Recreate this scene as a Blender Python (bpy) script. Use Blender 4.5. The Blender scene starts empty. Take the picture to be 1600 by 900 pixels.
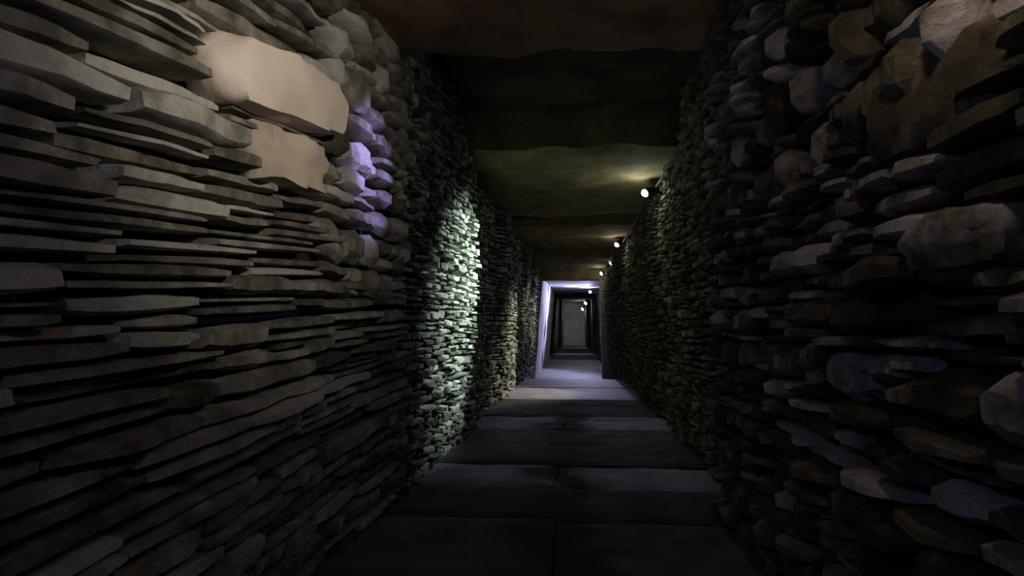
import bpy, math, random
from mathutils import Vector, Matrix, noise
C = bpy.context.scene.collection
sc = bpy.context.scene
EYE = 0.60            # eye height above the near floor; corridor runs along +Y, X to the right

# ------------------------------------------------------------------ camera, world, exposure
cam_d = bpy.data.cameras.new('camera'); cam = bpy.data.objects.new('camera', cam_d); C.objects.link(cam)
cam.location = (0, 0, EYE)
cam_d.sensor_width = 36; cam_d.lens = 22.5; cam_d.clip_start = 0.02
YAW, PITCH = math.atan(97/1000), math.atan(57/1004)
cam.rotation_euler = (math.pi/2 + PITCH, 0, YAW)
sc.camera = cam
w = bpy.data.worlds.new('night'); sc.world = w; w.use_nodes = True
w.node_tree.nodes['Background'].inputs[0].default_value = (0.10, 0.12, 0.22, 1)
w.node_tree.nodes['Background'].inputs[1].default_value = 0.15
sc.view_settings.view_transform = 'Standard'; sc.view_settings.look = 'None'
sc.view_settings.gamma = 1; sc.view_settings.exposure = 0.0
sc.view_settings.use_curve_mapping = False
sc.cycles.use_denoising = True
sc.cycles.max_bounces = 6; sc.cycles.diffuse_bounces = 3

# weak cool fill light added near the camera, for stones that face it
ld = bpy.data.lights.new('cool_fill_light', 'POINT'); ld.energy = 2.0; ld.color = (0.52, 0.57, 1.0)
ld.shadow_soft_size = 0.04
lo = bpy.data.objects.new('cool_fill_light', ld); C.objects.link(lo); lo.location = (-0.25, -0.05, 0.85)

# ------------------------------------------------------------------ helpers
def lerp(a, b, t): return a + (b - a)*t
def table(pts, s):
    if s <= pts[0][0]: return pts[0][1]
    for (a, va), (b, vb) in zip(pts, pts[1:]):
        if s <= b: return lerp(va, vb, (s - a)/(b - a)) if b > a else vb
    return pts[-1][1]
def nz(x, y, z=0.0): return noise.noise(Vector((x, y, z)))

def new_mesh_obj(name, verts, faces, mat, parent=None, tints=None, sharp=35, origin=None):
    me = bpy.data.meshes.new(name)
    if origin is None: origin = Vector((0, 0, 0))
    me.from_pydata([tuple(Vector(v) - origin) for v in verts], [], faces)
    me.materials.append(mat)
    at = me.attributes.new('tint', 'FLOAT', 'POINT')
    if tints is None: tints = [0.5]*len(verts)
    at.data.foreach_set('value', tints)
    me.polygons.foreach_set('use_smooth', [True]*len(me.polygons))
    if sharp: me.set_sharp_from_angle(angle=math.radians(sharp))
    o = bpy.data.objects.new(name, me); C.objects.link(o)
    o.location = origin
    if parent:
        o.parent = parent
        o.matrix_parent_inverse = parent.matrix_basis.inverted()
    return o
def tag(o, label=None, cat=None, group=None, kind=None):
    if label: o['label'] = label
    if cat: o['category'] = cat
    if group: o['group'] = group
    if kind: o['kind'] = kind
    return o

# ------------------------------------------------------------------ materials
def rock(name, dark, mid, pale, scale=9, bump=0.6, rough=0.85, palepos=0.72, fine=60, spec=0.25):
    m = bpy.data.materials.new(name); m.use_nodes = True
    nt = m.node_tree; N = nt.nodes; L = nt.links
    b = N['Principled BSDF']; b.inputs['Roughness'].default_value = rough
    b.inputs['Specular IOR Level'].default_value = spec
    g = N.new('ShaderNodeNewGeometry')
    n1 = N.new('ShaderNodeTexNoise'); n1.inputs['Scale'].default_value = scale; n1.inputs['Detail'].default_value = 8
    n1.inputs['Roughness'].default_value = 0.62
    L.new(g.outputs['Position'], n1.inputs['Vector'])
    a = N.new('ShaderNodeAttribute'); a.attribute_name = 'tint'
    mx = N.new('ShaderNodeMath'); mx.operation = 'MULTIPLY_ADD'
    mx.inputs[1].default_value = 0.5; L.new(a.outputs['Fac'], mx.inputs[0])
    sub = N.new('ShaderNodeMath'); sub.operation = 'SUBTRACT'; sub.inputs[1].default_value = 0.25
    L.new(n1.outputs['Fac'], sub.inputs[0]); L.new(sub.outputs[0], mx.inputs[2])
    r = N.new('ShaderNodeValToRGB'); e = r.color_ramp.elements
    e[0].position = 0.28; e[0].color = (*dark, 1); e[1].position = palepos; e[1].color = (*pale, 1)
    k = e.new(0.5*(0.28+palepos)); k.color = (*mid, 1)
    L.new(mx.outputs[0], r.inputs['Fac']); L.new(r.outputs['Color'], b.inputs['Base Color'])
    n2 = N.new('ShaderNodeTexNoise'); n2.inputs['Scale'].default_value = fine; n2.inputs['Detail'].default_value = 10
    n2.inputs['Roughness'].default_value = 0.7
    L.new(g.outputs['Position'], n2.inputs['Vector'])
    ad = N.new('ShaderNodeMath'); ad.operation = 'MULTIPLY_ADD'; ad.inputs[1].default_value = 0.5
    L.new(n2.outputs['Fac'], ad.inputs[0]); L.new(n1.outputs['Fac'], ad.inputs[2])
    bp = N.new('ShaderNodeBump'); bp.inputs['Strength'].default_value = bump; bp.inputs['Distance'].default_value = 0.018
    L.new(ad.outputs[0], bp.inputs['Height']); L.new(bp.outputs['Normal'], b.inputs['Normal'])
    return m
M_slate = rock('slate', (.085,.077,.052), (.265,.245,.19), (.53,.505,.44), scale=13, bump=1.0, fine=95)
M_slate_far = rock('slate_green', (.05,.06,.04), (.22,.25,.19), (.55,.60,.52), scale=14, bump=1.0)
M_boulder = rock('pale_boulder', (.42,.34,.26), (.56,.47,.37), (.66,.57,.47), scale=4, bump=0.45, fine=50)
M_rubble = rock('rubble', (.04,.038,.022), (.14,.13,.095), (.52,.52,.58), scale=12, palepos=.80, bump=1.0)
M_rubble_far = rock('rubble_far', (.05,.045,.028), (.13,.12,.08), (.26,.25,.18), scale=10)
M_earth = rock('dark_earth', (.012,.010,.008), (.025,.02,.015), (.05,.04,.03), scale=20)
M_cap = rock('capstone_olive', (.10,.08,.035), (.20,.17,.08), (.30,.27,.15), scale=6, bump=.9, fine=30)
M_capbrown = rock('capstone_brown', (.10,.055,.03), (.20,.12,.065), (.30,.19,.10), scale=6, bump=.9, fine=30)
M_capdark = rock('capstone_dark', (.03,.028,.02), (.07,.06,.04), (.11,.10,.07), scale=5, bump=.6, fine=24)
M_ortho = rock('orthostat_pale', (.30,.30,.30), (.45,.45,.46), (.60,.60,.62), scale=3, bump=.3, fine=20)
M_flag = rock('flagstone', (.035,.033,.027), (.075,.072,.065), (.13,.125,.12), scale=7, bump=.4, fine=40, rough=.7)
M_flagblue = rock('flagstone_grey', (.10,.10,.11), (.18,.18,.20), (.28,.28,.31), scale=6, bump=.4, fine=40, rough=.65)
def stained(m, x0=-.05):
    nt = m.node_tree; N = nt.nodes; L = nt.links; b = N['Principled BSDF']
    b.inputs['Specular IOR Level'].default_value = .06; b.inputs['Roughness'].default_value = .95
    src = b.inputs['Base Color'].links[0].from_socket
    g = N.new('ShaderNodeNewGeometry'); sx = N.new('ShaderNodeSeparateXYZ'); L.new(g.outputs['Position'], sx.inputs[0])
    n = N.new('ShaderNodeTexNoise'); n.inputs['Scale'].default_value = 3.5; n.inputs['Detail'].default_value = 5; L.new(g.outputs['Position'], n.inputs['Vector'])
    w = N.new('ShaderNodeMath'); w.operation = 'MULTIPLY_ADD'; w.inputs[1].default_value = .5; L.new(n.outputs['Fac'], w.inputs[0]); L.new(sx.outputs['X'], w.inputs[2])
    a = N.new('ShaderNodeMath'); a.operation = 'SUBTRACT'; a.inputs[1].default_value = .25 + x0; L.new(w.outputs[0], a.inputs[0])
    c = N.new('ShaderNodeMath'); c.operation = 'ABSOLUTE'; L.new(a.outputs[0], c.inputs[0])
    mr = N.new('ShaderNodeMapRange'); mr.inputs['From Min'].default_value = .06; mr.inputs['From Max'].default_value = .22; mr.clamp = True
    L.new(c.outputs[0], mr.inputs['Value'])
    mx = N.new('ShaderNodeMix'); mx.data_type = 'RGBA'; mx.inputs[6].default_value = (.028,.026,.014,1)
    L.new(mr.outputs[0], mx.inputs['Factor']); L.new(src, mx.inputs[7]); L.new(mx.outputs[2], b.inputs['Base Color'])
stained(M_flag)
M_flaglight = rock('flagstone_light_patch', (.20,.21,.29), (.34,.36,.50), (.48,.50,.66), scale=6, bump=.4, fine=40, rough=.6); stained(M_flaglight)  # pale blue colour imitates light patches lying on the floor
def plain(name, col, rough=.5, metal=0, emit=None, es=0):
    m = bpy.data.materials.new(name); m.use_nodes = True
    b = m.node_tree.nodes['Principled BSDF']; b.inputs['Base Color'].default_value = (*col, 1)
    b.inputs['Roughness'].default_value = rough; b.inputs['Metallic'].default_value = metal
    n = m.node_tree.nodes.new('ShaderNodeTexNoise'); n.inputs['Scale'].default_value = 80
    bp = m.node_tree.nodes.new('ShaderNodeBump'); bp.inputs['Strength'].default_value = .1; bp.inputs['Distance'].default_value = .002
    m.node_tree.links.new(n.outputs['Fac'], bp.inputs['Height']); m.node_tree.links.new(bp.outputs['Normal'], b.inputs['Normal'])
    if emit:
        b.inputs['Emission Color'].default_value = (*emit, 1); b.inputs['Emission Strength'].default_value = es
    return m
M_metal = plain('black_metal', (.02,.02,.022), .4, .6)
M_cable = plain('black_rubber', (.015,.015,.015), .6)
M_glow_cool = plain('lamp_glass_cool', (.9,.9,.9), .2, 0, (.80,.88,1.0), 14)
M_glow_dim = plain('lamp_glass_dim', (.9,.9,.9), .2, 0, (1.0,.80,.60), 1.0)

# ------------------------------------------------------------------ corridor profile (x of the wall faces, floor and roof heights)
L_bot = [(-1.5,-.62),(2.0,-.62),(2.25,-.60),(3.75,-.57),(3.80,-.62),(4.9,-.61),(5.2,-.57),(6.0,-.57),(8.8,-.55),(14,-.54),(14.3,-.46),(20,-.36)]
L_top = [(-1.5,-.60),(1.5,-.60),(2.05,-.585),(2.25,-.60),(3.75,-.57),(3.80,-.64),(5.0,-.62),(5.1,-.535),(6.1,-.53),(6.15,-.57),(6.9,-.55),(7.0,-.50),(7.6,-.49),(7.65,-.53),(8.0,-.52),(8.05,-.475),(8.8,-.45),(14,-.41),(14.3,-.38),(20,-.33)]
R_bot = [(-1.5,.44),(2.0,.46),(2.12,.46),(2.28,.56),(6.0,.55),(8.8,.46),(14,.46),(20,.32)]
R_top = [(-1.5,.44),(2.0,.455),(2.12,.46),(2.28,.55),(4.0,.55),(6.0,.52),(8.8,.40),(14,.42),(20,.30)]
FLOOR = [(-1.5,0),(7.2,0),(7.2001,-.15),(14.0,-.15),(14.6,-.10),(20,-.06)]
def floor_h(s): return table(FLOOR, s)
def wall_x(side, s, h):
    bot, top = (L_bot, L_top) if side < 0 else (R_bot, R_top)
    t = min(1, max(0, h/1.5))
    x = lerp(table(bot, s), table(top, s), t)
    return x + side*(-0.018*nz(s*1.3, h*1.7, side*5) )

# ------------------------------------------------------------------ stones
def stone_geo(side, s0, s1, h0, h1, prot, rnd, rng, rings=6, pts=8, depth=.09, tilt=0.0):
    """A rough elongated stone in the wall: rings along its length, a squarish section with jitter."""
    V, F = [], []
    p = 2/ (2.2 if rnd > .6 else 3.6)
    cm, hm = .5*(s0+s1), .5*(h0+h1)
    T = .5*(h1-h0); seed = rng.random()*100
    taper = lerp(.80, .50, rnd)
    wedge = rng.uniform(-.25,.25)
    for i in range(rings):
        u = i/(rings-1); s = lerp(s0, s1, u)
        e = 1 - (1-taper)*abs(2*u-1)**lerp(4, 2, rnd)
        drift = T*.25*nz(seed, u*2.2)
        f = wall_x(side, s, hm)
        fr = prot*(1 - .9*rnd*abs(2*u-1)**2) - .012*(1-e)
        fr += .012*nz(seed+7, u*3)
        for j in range(pts):
            a = 2*math.pi*(j+.5)/pts
            c, sn = math.cos(a), math.sin(a)
            cx = math.copysign(abs(c)**p, c); sy = math.copysign(abs(sn)**p, sn)
            jit = 1 + .16*nz(seed+3.1*j, u*2.6)
            tt = T*e*(1 + wedge*(2*u-1))*(jit)
            y = s + tt*.25*nz(seed+j, 9)*(1 if 0 < i < rings-1 else .4)
            out = depth*.5*(cx-1)*(1) + fr if c > 0 else depth*.5*(cx-1) + fr
            out += .006*nz(seed+j*1.7, u*5, 3)
            V.append((f - side*out, y, hm + tilt*(s-cm) + drift + tt*sy))
    for i in range(rings-1):
        for j in range(pts):
            a, b = i*pts+j, i*pts+(j+1) % pts
            q = (a, b, b+pts, a+pts)
            F.append(q if side > 0 else q[::-1])
    c0 = tuple(range(pts)); c1 = tuple((rings-1)*pts+j for j in range(pts))
    F.append(c0[::-1] if side > 0 else c0); F.append(c1 if side > 0 else c1[::-1])
    return V, F

def px_area(s, h, ds, dh, x):
    if s < .12: return 0
    u = 897 + 1000*x/s; v = 507 - 1000*(h-EYE)/s
    if u < -150 or u > 1750 or v < -100 or v > 1000: return 0
    return (1000*abs(x)*ds/(s*s))*(1000*dh/s)

def build_wall(side, s_lo, s_hi, hmax, name, label, course, lengths, rnd, mats, rng, keep=300, slope=lambda h: 0.0, skip=(), regions=(), protr=(0,.03), pale=.15, gap=.0035, jog=.02):
    # backing of packed earth, the wall's own mesh
    ns = max(8, int((s_hi-s_lo)/.12)); nh = 12
    V, F = [], []
    for i in range(ns+1):
        s = lerp(s_lo, s_hi, i/ns); lo = floor_h(s)-.18
        for j in range(nh+1):
            h = lerp(lo, hmax(s)+.1, j/nh)
            V.append((wall_x(side, s, h) + side*(.055+.01*nz(s*5, h*5)), s, h))
    n0 = len(V)
    for i in range(ns):
        for j in range(nh):
            a = i*(nh+1)+j; q = (a, a+1, a+nh+2, a+nh+1)
            F.append(q if side < 0 else q[::-1])
    back = new_mesh_obj(name, V, F, M_earth, sharp=None)
    tag(back, label, 'wall', kind='structure')
    stones = []
    everywhere = (s_lo, s_hi, -9, 9, course, lengths, rnd)
    for (r0, r1, q0, q1, crs, lens, rn) in (everywhere,) + tuple(regions):
        first = crs is course
        h = floor_h(s_hi) - .25 - .12*(s_hi-s_lo) if first else q0 - .06
        while h < min(1.85, q1):
            t = rng.uniform(*crs) if rng.random() < .8 else rng.uniform(crs[1], crs[1]*1.5)
            s = r0 - (rng.random()*lens[0] if first else 0)
            while s < r1:
                ln = rng.uniform(*lens)
                s0, s1 = s, min(s+ln, r1+.02)
                s += ln
                if s1 - s0 < .03: continue
                m = .5*(s0+s1)
                sl = slope(h) if first else 0
                off = sl*(m-1) + jog*nz(m*1.1, h*2.0, side*3) + .010*nz(m*5, h*9, 1)
                parts = [(h+off, h+off+t)]
                if t > crs[1]*.75 and rng.random() < .4:
                    c = rng.uniform(.35,.65); parts = [(h+off, h+off+t*c), (h+off+t*c, h+off+t)]
                for (a, b) in parts:
                    hm = .5*(a+b)
                    if b < floor_h(m) - .01 or a > hmax(m): continue
                    if any(q[0] < m < q[1] and q[2] < hm < q[3] for q in skip): continue
                    if first and any(q[0] < m < q[1] and q[2] < hm < q[3] for q in regions): continue
                    g = gap*rng.uniform(.5, 1.8)
                    pr = rng.uniform(*protr)
                    if rng.random() < .12: pr += .015
                    if rng.random() < .08: pr -= .03
                    stones.append([s0+g, s1-g, a+g*.6, b-g*.6, pr, hm, m, rn, sl])
            h += t
    stones.sort(key=lambda st: -px_area(max(st[6], .3), st[5], st[1]-st[0], st[3]-st[2], wall_x(side, st[6], st[5])))
    SV, SF, ST = [], [], []
    for i, st in enumerate(stones):
        big = i < keep
        r_ = min(1, max(0, rng.gauss(st[7], .18)))
        v, f = stone_geo(side, st[0], st[1], st[2], st[3], st[4], r_, rng, rings=(7 if big else 4), pts=(8 if big else 6), tilt=st[8])
        tint = rng.gauss(.42, .16)
        if rng.random() < pale: tint = rng.uniform(.75, 1.05)
        mat = mats(st[6], st[5])
        if big:
            o = new_mesh_obj('stone', v, f, mat, back, [tint]*len(v), origin=Vector((wall_x(side, st[6], st[5]), st[6], st[5])))
        else:
            n = len(SV); SV += v; SF += [tuple(a+n for a in q) for q in f]; ST += [tint]*len(v)
    if SV:
        o = new_mesh_obj('small_stones', SV, SF, mats(s_hi-.1, 1), back, ST); o['kind'] = 'stuff'
    return back

def lump(name, centre, size, mat, parent, seed, res=10, rough=.18, box=.6, tint=.5, rise=0.0):
    """A large irregular block: a rounded box pushed about by noise."""
    V, F = [], []
    c = Vector(centre); idx = {}
    def vert(p):
        key = tuple(round(q, 4) for q in p)
        if key not in idx:
            v = Vector(p); sph = v.normalized()
            q = v.lerp(sph*1.15, 1-box)
            q = Vector((q.x*size[0]*.5, q.y*size[1]*.5, q.z*size[2]*.5))
            d = noise.noise(q*5/max(size) + Vector((seed, seed*.7, 0)))*rough + .3*rough*noise.noise(q*16/max(size)+Vector((seed,0,3)))
            q = q*(1+d); q.z += q.y*rise
            idx[key] = len(V); V.append(tuple(c+q))
        return idx[key]
    n = res
    for ax in range(3):
        for sg in (-1, 1):
            for i in range(n):
                for j in range(n):
                    q = []
                    for (a, b) in ((0,0),(1,0),(1,1),(0,1)):
                        p = [0,0,0]; p[ax] = sg
                        p[(ax+1) % 3] = -1+2*(i+a)/n; p[(ax+2) % 3] = -1+2*(j+b)/n
                        q.append(vert(p))
                    F.append(tuple(q) if sg > 0 else tuple(q[::-1]))
    return new_mesh_obj(name, V, F, mat, parent, [tint]*len(V), sharp=50, origin=c)

rng = random.Random(11)
roof = lambda s: table([(-1.5,1.55),(2.1,1.56),(2.2,1.80),(3.3,1.80),(3.5,1.56),(5.7,1.5),(7.5,1.45),(8.8,1.30),(14,1.26),(20,1.26)], s)

# ------------------------------------------------------------------ LEFT WALL, near
wl = build_wall(-1, -.6, 2.22, roof, 'wall_left',
    'dry-stone wall of long thin slate courses beside the camera, lit warm around a pale boulder', (.018,.044), (.14,.46), .3,
    lambda s, h: M_slate, rng, keep=300, slope=lambda h: min(.17, max(.04, lerp(.05, .16, (h-.6)/.5))),
    skip=[(1.02,1.25,1.0,1.11),(1.22,1.50,1.04,1.17),(1.16,1.42,.90,.99),],
    regions=[(1.50,2.22,.74,9,(.05,.10),(.10,.22),.75)], protr=(-.002,.020), pale=.2)
b = lump('boulder', (-.625,1.26,1.085), (.15,.50,.135), M_boulder, wl, 3.3, res=12, rough=.16, box=.62, tint=.7, rise=.17); b['label'] = 'large pale smooth boulder'
b = lump('boulder', (-.630,1.29,.945), (.13,.29,.11), M_boulder, wl, 8.1, res=10, rough=.22, box=.70, tint=.2, rise=.08); b['label'] = 'squared beige block under the pale boulder'

# ------------------------------------------------------------------ LEFT WALL, beyond the first capstone
wlf = build_wall(-1, 2.22, 8.85, roof, 'wall_left_far',
    'left wall of small greenish stones farther down the passage, one tall strip lit white', (.020,.042), (.05,.16), .5,
    lambda s, h: M_slate_far, rng, keep=300, protr=(-.008,.022), pale=.25, jog=.03)
# ------------------------------------------------------------------ RIGHT WALL
wr = build_wall(1, -.6, 2.15, roof, 'wall_right',
    'dark rubble wall beside the camera, knobbly stones catching cold light', (.026,.066), (.055,.19), .75,
    lambda s, h: M_rubble, rng, keep=300, skip=[(.74,1.03,.84,.94),(.70,.90,.67,.73)], protr=(-.014,.044), pale=.16, jog=.06, gap=.003)
b = lump('boulder', (.505,.885,.89), (.13,.33,.12), M_slate, wr, 5.2, res=10, rough=.2, box=.55, tint=.1); b['label'] = 'large smooth brown slab'
b = lump('boulder', (.50,.80,.70), (.13,.22,.07), M_rubble, wr, 9.9, res=10, rough=.25, box=.5, tint=.7); b['label'] = 'grey rounded block'
wrf = build_wall(1, 2.15, 8.85, roof, 'wall_right_far',
    'right wall of small dark stones under the row of spotlights', (.022,.048), (.05,.16), .6,
    lambda s, h: M_rubble_far, rng, keep=300, protr=(-.008,.024), pale=.12, jog=.04)

# ------------------------------------------------------------------ slabs: floor, capstones, orthostats
def slab(name, x0, x1, y0, y1, z0, z1, mat, parent, seed, amp=.012, edge=.02, nx=10, ny=10, tint=.5, under=True):
    """Irregular stone slab with wavy outline and uneven faces, z0 bottom, z1 top."""
    V, F = [], []
    for lay in (0, 1):
        for i in range(nx+1):
            for j in range(ny+1):
                u, v = i/nx, j/ny
                x = lerp(x0, x1, u); y = lerp(y0, y1, v)
                e = min(u, 1-u, v, 1-v)
                x += edge*nz(seed, y*4, 1)*(abs(2*u-1)**3) * (1 if u > .5 else -1)
                y += edge*nz(x*4, seed, 2)*(abs(2*v-1)**3)*1.6
                d = amp*(nz(x*3.2+seed, y*3.2) + .5*nz(x*9+seed, y*9))
                rd = .35*edge*(1-min(1, e/.12))
                z = (z0 + d + rd) if lay == 0 else (z1 + d*.6 - rd)
                V.append((x, y, z))
    W = ny+1; B = (nx+1)*W
    for i in range(nx):
        for j in range(ny):
            a = i*W+j
            F.append((a, a+1, a+W+1, a+W)); F.append((B+a, B+a+W, B+a+W+1, B+a+1))
    for i in range(nx):
        a = i*W; F.append((a, a+W, B+a+W, B+a)); a = i*W+ny; F.append((a, B+a, B+a+W, a+W))
    for j in range(ny):
        a = j; F.append((a, B+a, B+a+1, a+1)); a = nx*W+j; F.append((a, a+1, B+a+1, B+a))
    o = new_mesh_obj(name, V, F, mat, parent, [tint]*len(V), sharp=60, origin=Vector(((x0+x1)/2,(y0+y1)/2,(z0+z1)/2)))
    return o

def sheet(name, x0, x1, pts, mat, dz):
    V, F = [], []
    for s, h in pts: V += [(x0, s, h), (x1, s, h)]
    for i in range(len(pts)-1): F.append((2*i, 2*i+1, 2*i+3, 2*i+2))
    o = new_mesh_obj(name, V, F, mat, None, sharp=20)
    sol = o.modifiers.new('thick', 'SOLIDIFY'); sol.thickness = .06; sol.offset = -1 if dz < 0 else 1
    return o
flo = sheet('floor', -.72, .68, [(-1.5,-.03),(7.2,-.016),(7.2001,-.17),(14.0,-.18),(14.6,-.13),(20.1,-.09)], M_earth, -1)
tag(flo, 'dark worn stone floor of the passage with bluish light patches coloured into some slabs', 'floor', kind='structure')
frows = [(-.6,.35),(.35,.95),(.95,1.5),(1.5,2.02),(2.02,2.42),(2.42,2.80),(2.80,3.25),(3.25,3.75),(3.75,4.25),(4.25,4.8),(4.8,5.25),(5.25,6.2),(6.2,7.18)]
for k, (a, b) in enumerate(frows):
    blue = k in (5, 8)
    cut = [-.66, -.05+.08*nz(k*1.7,3), .64]
    if k in (0,2,4,6,7,9,10): cut = [-.66, .64]
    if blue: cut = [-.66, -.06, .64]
    if k >= 11: cut = [-.66, .64]
    for i in range(len(cut)-1):
        mid_ = False
        mt = M_flaglight if blue else M_flag
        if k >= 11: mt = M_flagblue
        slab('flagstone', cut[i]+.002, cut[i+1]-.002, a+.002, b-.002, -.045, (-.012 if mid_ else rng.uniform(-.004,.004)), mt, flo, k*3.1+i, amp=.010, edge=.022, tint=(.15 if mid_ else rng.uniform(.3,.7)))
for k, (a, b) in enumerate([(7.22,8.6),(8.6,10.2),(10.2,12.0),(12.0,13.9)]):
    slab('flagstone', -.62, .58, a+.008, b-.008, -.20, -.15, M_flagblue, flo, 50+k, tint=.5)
o = slab('step', -.56, .52, 13.95, 14.5, -.17, -.05, M_flagblue, flo, 61, tint=.8)
slab('flagstone', -.50, .46, 14.52, 17.0, -.15, -.085, M_flag, flo, 62)
slab('step', -.45, .42, 17.0, 17.6, -.13, -.02, M_flagblue, flo, 63, tint=.7)
slab('flagstone', -.44, .40, 17.62, 20.0, -.12, -.06, M_flag, flo, 64)

cei = sheet('ceiling', -.74, .74, [(-1.5,1.86),(5.6,1.86),(8.9,1.80),(20.1,1.62)], M_earth, 1)
tag(cei, 'roof of huge rough capstones laid across the passage, one lit olive by the first spotlight', 'ceiling', kind='structure')
caps = [  # y0, y1, underside, mat, tint
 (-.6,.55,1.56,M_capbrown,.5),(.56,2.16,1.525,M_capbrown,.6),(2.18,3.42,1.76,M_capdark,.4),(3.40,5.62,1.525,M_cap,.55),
 (5.64,7.45,1.455,M_cap,.45),(7.47,8.88,1.37,M_cap,.4)]
for k, (a, b_, z, mt, tn) in enumerate(caps):
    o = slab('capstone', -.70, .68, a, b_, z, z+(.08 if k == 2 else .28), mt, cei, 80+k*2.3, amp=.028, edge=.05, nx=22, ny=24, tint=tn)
for k, (a, b_) in enumerate([(9.15,11.2),(11.22,13.9)]):
    slab('capstone', -.62, .58, a, b_, 1.265, 1.5, M_ortho, cei, 120+k*2, amp=.012, tint=.5)
for k, (a, b_) in enumerate([(14.3,17.0),(17.02,20.1)]):
    slab('capstone', -.55, .5, a, b_, 1.26, 1.48, M_capdark, cei, 130+k*2, amp=.015, tint=.5)

# ------------------------------------------------------------------ inner doorways (jambs and lintel) and the orthostat chamber beyond
def upright(name, xb0, xb1, xt0, xt1, y0, y1, z0, z1, mat, parent, seed, tint=.5, amp=.012):
    V, F = [], []; nh, ny = 12, 6
    for k in range(nh+1):
        t = k/nh; z = lerp(z0, z1, t)
        xa, xc = lerp(xb0, xt0, t), lerp(xb1, xt1, t)
        ring = [(xa, lerp(y0, y1, j/ny)) for j in range(ny+1)] + [(xc, lerp(y1, y0, j/ny)) for j in range(ny+1)]
        for (x, y) in ring:
            V.append((x + amp*nz(y*2+seed, z*4), y + amp*nz(x*3, z*5, seed), z))
    R = 2*(ny+1)
    for k in range(nh):
        for j in range(R):
            a, b = k*R+j, k*R+(j+1) % R
            F.append((a, a+R, b+R, b))
    F.append(tuple(range(R))); F.append(tuple(nh*R+j for j in reversed(range(R))))
    return new_mesh_obj(name, V, F, mat, parent, [tint]*len(V), sharp=50, origin=Vector(((xb0+xb1)/2,(y0+y1)/2,z0)))
def doorway(name, label, loc):
    e = bpy.data.objects.new(name, None); C.objects.link(e); e.location = loc; tag(e, label, 'doorway', kind='structure'); return e
d1 = doorway('door_1', 'pale stone doorway halfway down the passage, glowing violet-blue inside', (0,9,-.15))
upright('jamb', -.72,-.545,-.72,-.435, 8.90,9.14,-.17,1.25, M_ortho, d1, 1, .5)
upright('jamb', .385,.60,.355,.60, 8.90,9.14,-.17,1.25, M_ortho, d1, 2, .0)
slab('lintel', -.70,.66, 8.90,9.14, 1.215,1.56, M_cap, d1, 3, amp=.01, tint=.5)
# side slabs of the second stretch
w3 = doorway('wall_left_chamber', 'left wall of tall smooth pale slabs behind the first inner doorway', (-.6,11.5,-.15)); w3['category'] = 'wall'
for k, (a, b_) in enumerate([(9.16,10.7),(10.72,12.3),(12.32,13.96)]):
    upright('orthostat', -.72, -.55+.01*(k % 2), -.72, -.425+.01*(k % 2), a, b_, -.17, 1.30, M_ortho, w3, 30+k, .5, .015)
w4 = doorway('wall_right_chamber', 'right wall of tall slabs behind the first inner doorway, in shadow', (.6,11.5,-.15)); w4['category'] = 'wall'
for k, (a, b_) in enumerate([(9.16,11.4),(11.42,13.96)]):
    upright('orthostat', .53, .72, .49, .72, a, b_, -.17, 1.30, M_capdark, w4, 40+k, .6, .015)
d2 = doorway('door_2', 'narrow dark stone doorway at the far end of the passage', (0,14.1,-.15))
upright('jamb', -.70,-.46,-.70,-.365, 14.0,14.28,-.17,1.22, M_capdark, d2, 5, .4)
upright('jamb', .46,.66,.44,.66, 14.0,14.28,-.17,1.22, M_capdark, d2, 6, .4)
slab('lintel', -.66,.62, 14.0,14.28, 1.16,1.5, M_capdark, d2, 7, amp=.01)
for sgn, nm in ((-1,'wall_left_end'),(1,'wall_right_end')):
    w5 = doorway(nm, ('left' if sgn < 0 else 'right')+' dark slab wall of the last stretch behind the far doorway', (sgn*.4,17,-.1)); w5['category'] = 'wall'
    for k, (a, b_) in enumerate([(14.3,17.0),(17.02,19.9)]):
        xi = .42 if k == 0 else .34
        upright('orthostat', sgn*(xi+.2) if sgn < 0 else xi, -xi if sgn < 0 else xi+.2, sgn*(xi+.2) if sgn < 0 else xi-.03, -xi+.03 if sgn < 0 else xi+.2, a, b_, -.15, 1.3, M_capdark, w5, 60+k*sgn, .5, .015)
eb = upright('wall_end', -.6,.6,-.6,.6, 20.0,20.2,-.15,1.45, M_ortho, None, 70, .8, .02)
tag(eb, 'grey stone slab closing the far end of the passage', 'wall', kind='structure')

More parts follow.
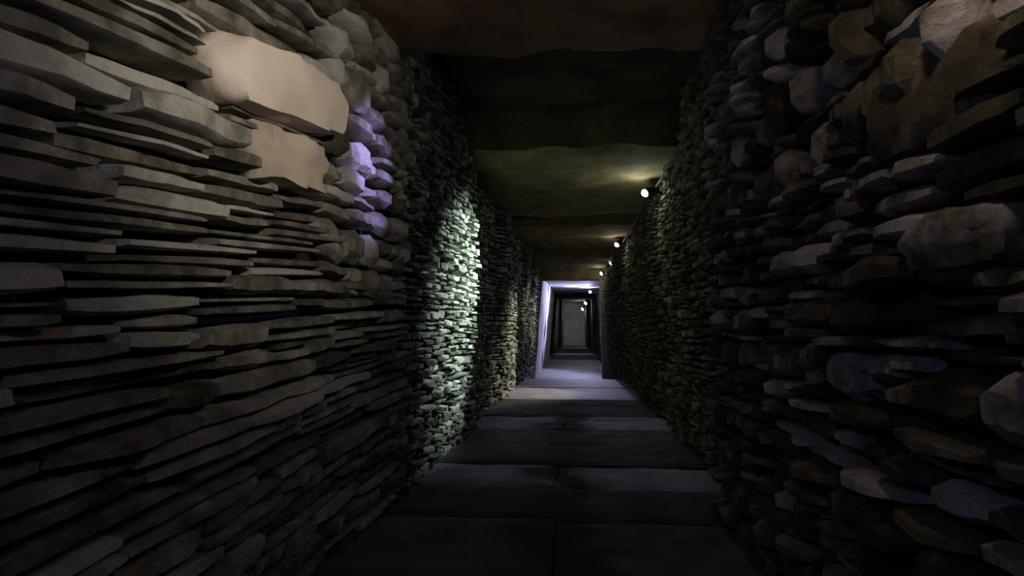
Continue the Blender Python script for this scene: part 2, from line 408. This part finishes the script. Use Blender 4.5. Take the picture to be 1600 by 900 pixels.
# ------------------------------------------------------------------ spotlights along the top of the right wall
def tube(path, r, n=8):
    V, F = [], []
    for i, p in enumerate(path):
        p = Vector(p); t = (Vector(path[min(i+1, len(path)-1)]) - Vector(path[max(i-1, 0)])).normalized()
        a = t.orthogonal().normalized(); b = t.cross(a)
        rr = r[i] if isinstance(r, (list, tuple)) else r
        for k in range(n):
            th = 2*math.pi*k/n; V.append(tuple(p + a*math.cos(th)*rr + b*math.sin(th)*rr))
    for i in range(len(path)-1):
        for k in range(n):
            q = (i*n+k, i*n+(k+1) % n, (i+1)*n+(k+1) % n, (i+1)*n+k); F.append(q)
    F.append(tuple(reversed(range(n)))); F.append(tuple((len(path)-1)*n+k for k in range(n)))
    return V, F
def spotlight(pos, aim, label, energy, color, cone, glass, spill=0.0, blend=.6, r=.026, spill_col=None):
    pos, aim = Vector(pos), Vector(aim); d = (aim-pos).normalized()
    e = bpy.data.objects.new('spotlight', None); C.objects.link(e); e.location = pos
    tag(e, label, 'spotlight', 'spotlights along the top of the right wall')
    bpy.context.view_layer.update()
    wx = wall_x(1, pos.y, pos.z)
    n = 14
    # housing: open-fronted cup
    prof = [(-.070,.004),(-.068,.016),(-.045,.019),(-.030,.024),(.0,r+.004),(.010,r+.005),(.010,r+.001),(.001,r)]
    v, f = tube([pos + d*a for a, _ in prof], [q for _, q in prof], n)
    new_mesh_obj('housing', v, f[:-1], M_metal, e, origin=pos)
    v, f = tube([pos + d*.001, pos + d*.012, pos + d*.022, pos + d*.028, pos + d*.030], [r, r*.92, r*.68, r*.35, r*.08], n)
    lens = new_mesh_obj('lens', v, f, glass, e, origin=pos)
    base = Vector((wx+.01, pos.y+.02, pos.z-.01))
    back = pos - d*.04
    v, f = tube([back + Vector((0,0,-.0)), back + Vector((.01,0,-.035)), Vector((wx-.02, pos.y+.02, pos.z-.03)), base], .006, 8)
    new_mesh_obj('bracket', v, f, M_metal, e, origin=pos)
    v, f = tube([base+Vector((-.028,0,0)), base+Vector((-.022,0,0)), base+Vector((.02,0,0))], [.015,.02,.02], 12)
    new_mesh_obj('wall_plate', v, f, M_metal, e, origin=base)
    l = bpy.data.lights.new('spotlight_beam', 'SPOT'); l.energy = energy; l.color = color
    l.spot_size = math.radians(cone); l.spot_blend = blend; l.shadow_soft_size = .02
    lo = bpy.data.objects.new('spotlight_beam', l); C.objects.link(lo)
    lo.matrix_world = Matrix.Translation(pos + d*.034) @ d.to_track_quat('-Z', 'Y').to_matrix().to_4x4()
    if spill:   # light leaving the lens sideways
        p = bpy.data.lights.new('spotlight_glow', 'POINT'); p.energy = spill; p.color = spill_col or color; p.shadow_soft_size = .02
        po = bpy.data.objects.new('spotlight_glow', p); C.objects.link(po); po.location = pos + d*.05
    return e
COOL = (.86,.95,1.0); WARM = (1.0,.86,.70); VIO = (.52,.48,1.0); NEUT = (1.0,.90,.78)
spotlight((.37,.62,1.13), (-.60,1.15,1.17), 'spotlight above the frame aimed at the pale boulder', 27, (1.0,.92,.82), 76, M_glow_cool, 1.4, 1.0, spill_col=(1.0,.70,.42))
spotlight((.38,1.58,1.46), (-.60,1.83,1.06), 'spotlight before the first capstone, aimed at the violet-lit stones', 105, (.42,.36,1.0), 22, M_glow_cool, 0, .7)
spotlight((.455,4.06,1.43), (-.57,3.38,.82), 'nearest visible spotlight, under the olive-lit capstone', 400, (.84,.96,.92), 46, M_glow_cool, 1.5, 1.0, spill_col=(.95,1,.85))
spotlight((.425,6.30,1.385), (-.42,5.70,.35), 'second visible spotlight, where the ceiling steps down', 130, WARM, 54, M_glow_cool, .9, .9, spill_col=WARM)
spotlight((.455,7.80,1.345), (-.52,7.25,.80), 'faint reddish spotlight between the second and third bright ones', 48, WARM, 32, M_glow_dim, .1, .8)
spotlight((.375,8.62,1.285), (-.50,8.20,.7), 'third bright spotlight, just in front of the pale doorway', 50, NEUT, 36, M_glow_cool, .8, .8)
spotlight((.295,11.7,1.19), (-.48,10.5,.85), 'spotlight behind the pale doorway throwing violet light', 250, (.62,.62,1.0), 90, M_glow_cool, 4, .8, spill_col=(.70,.68,1.0))
spotlight((.27,15.0,1.10), (-.36,14.5,.5), 'spotlight just inside the last dark doorway', 10, COOL, 80, M_glow_cool, 4, .8, r=.045)
spotlight((.245,18.5,1.04), (-.30,18.0,.6), 'farthest spotlight, near the slab that closes the passage', 5, COOL, 80, M_glow_cool, 9, .8, r=.045)

# ------------------------------------------------------------------ cable joining the spotlights
path = []
s = .2
while s < 8.6:
    zt = min(table([(0,1.50),(2.1,1.50),(2.3,1.48),(5.5,1.46),(6,1.41),(7.4,1.38),(8.6,1.31)], s), 2)
    path.append((wall_x(1, s, 1.45)-.035, s, zt - .012*abs(math.sin(s*2.1)))); s += .15
v, f = tube(path, .006, 6)
cb = new_mesh_obj('power_cable', v, f, M_cable)
tag(cb, 'thin black power cable running under the capstones along the right wall', 'cable')
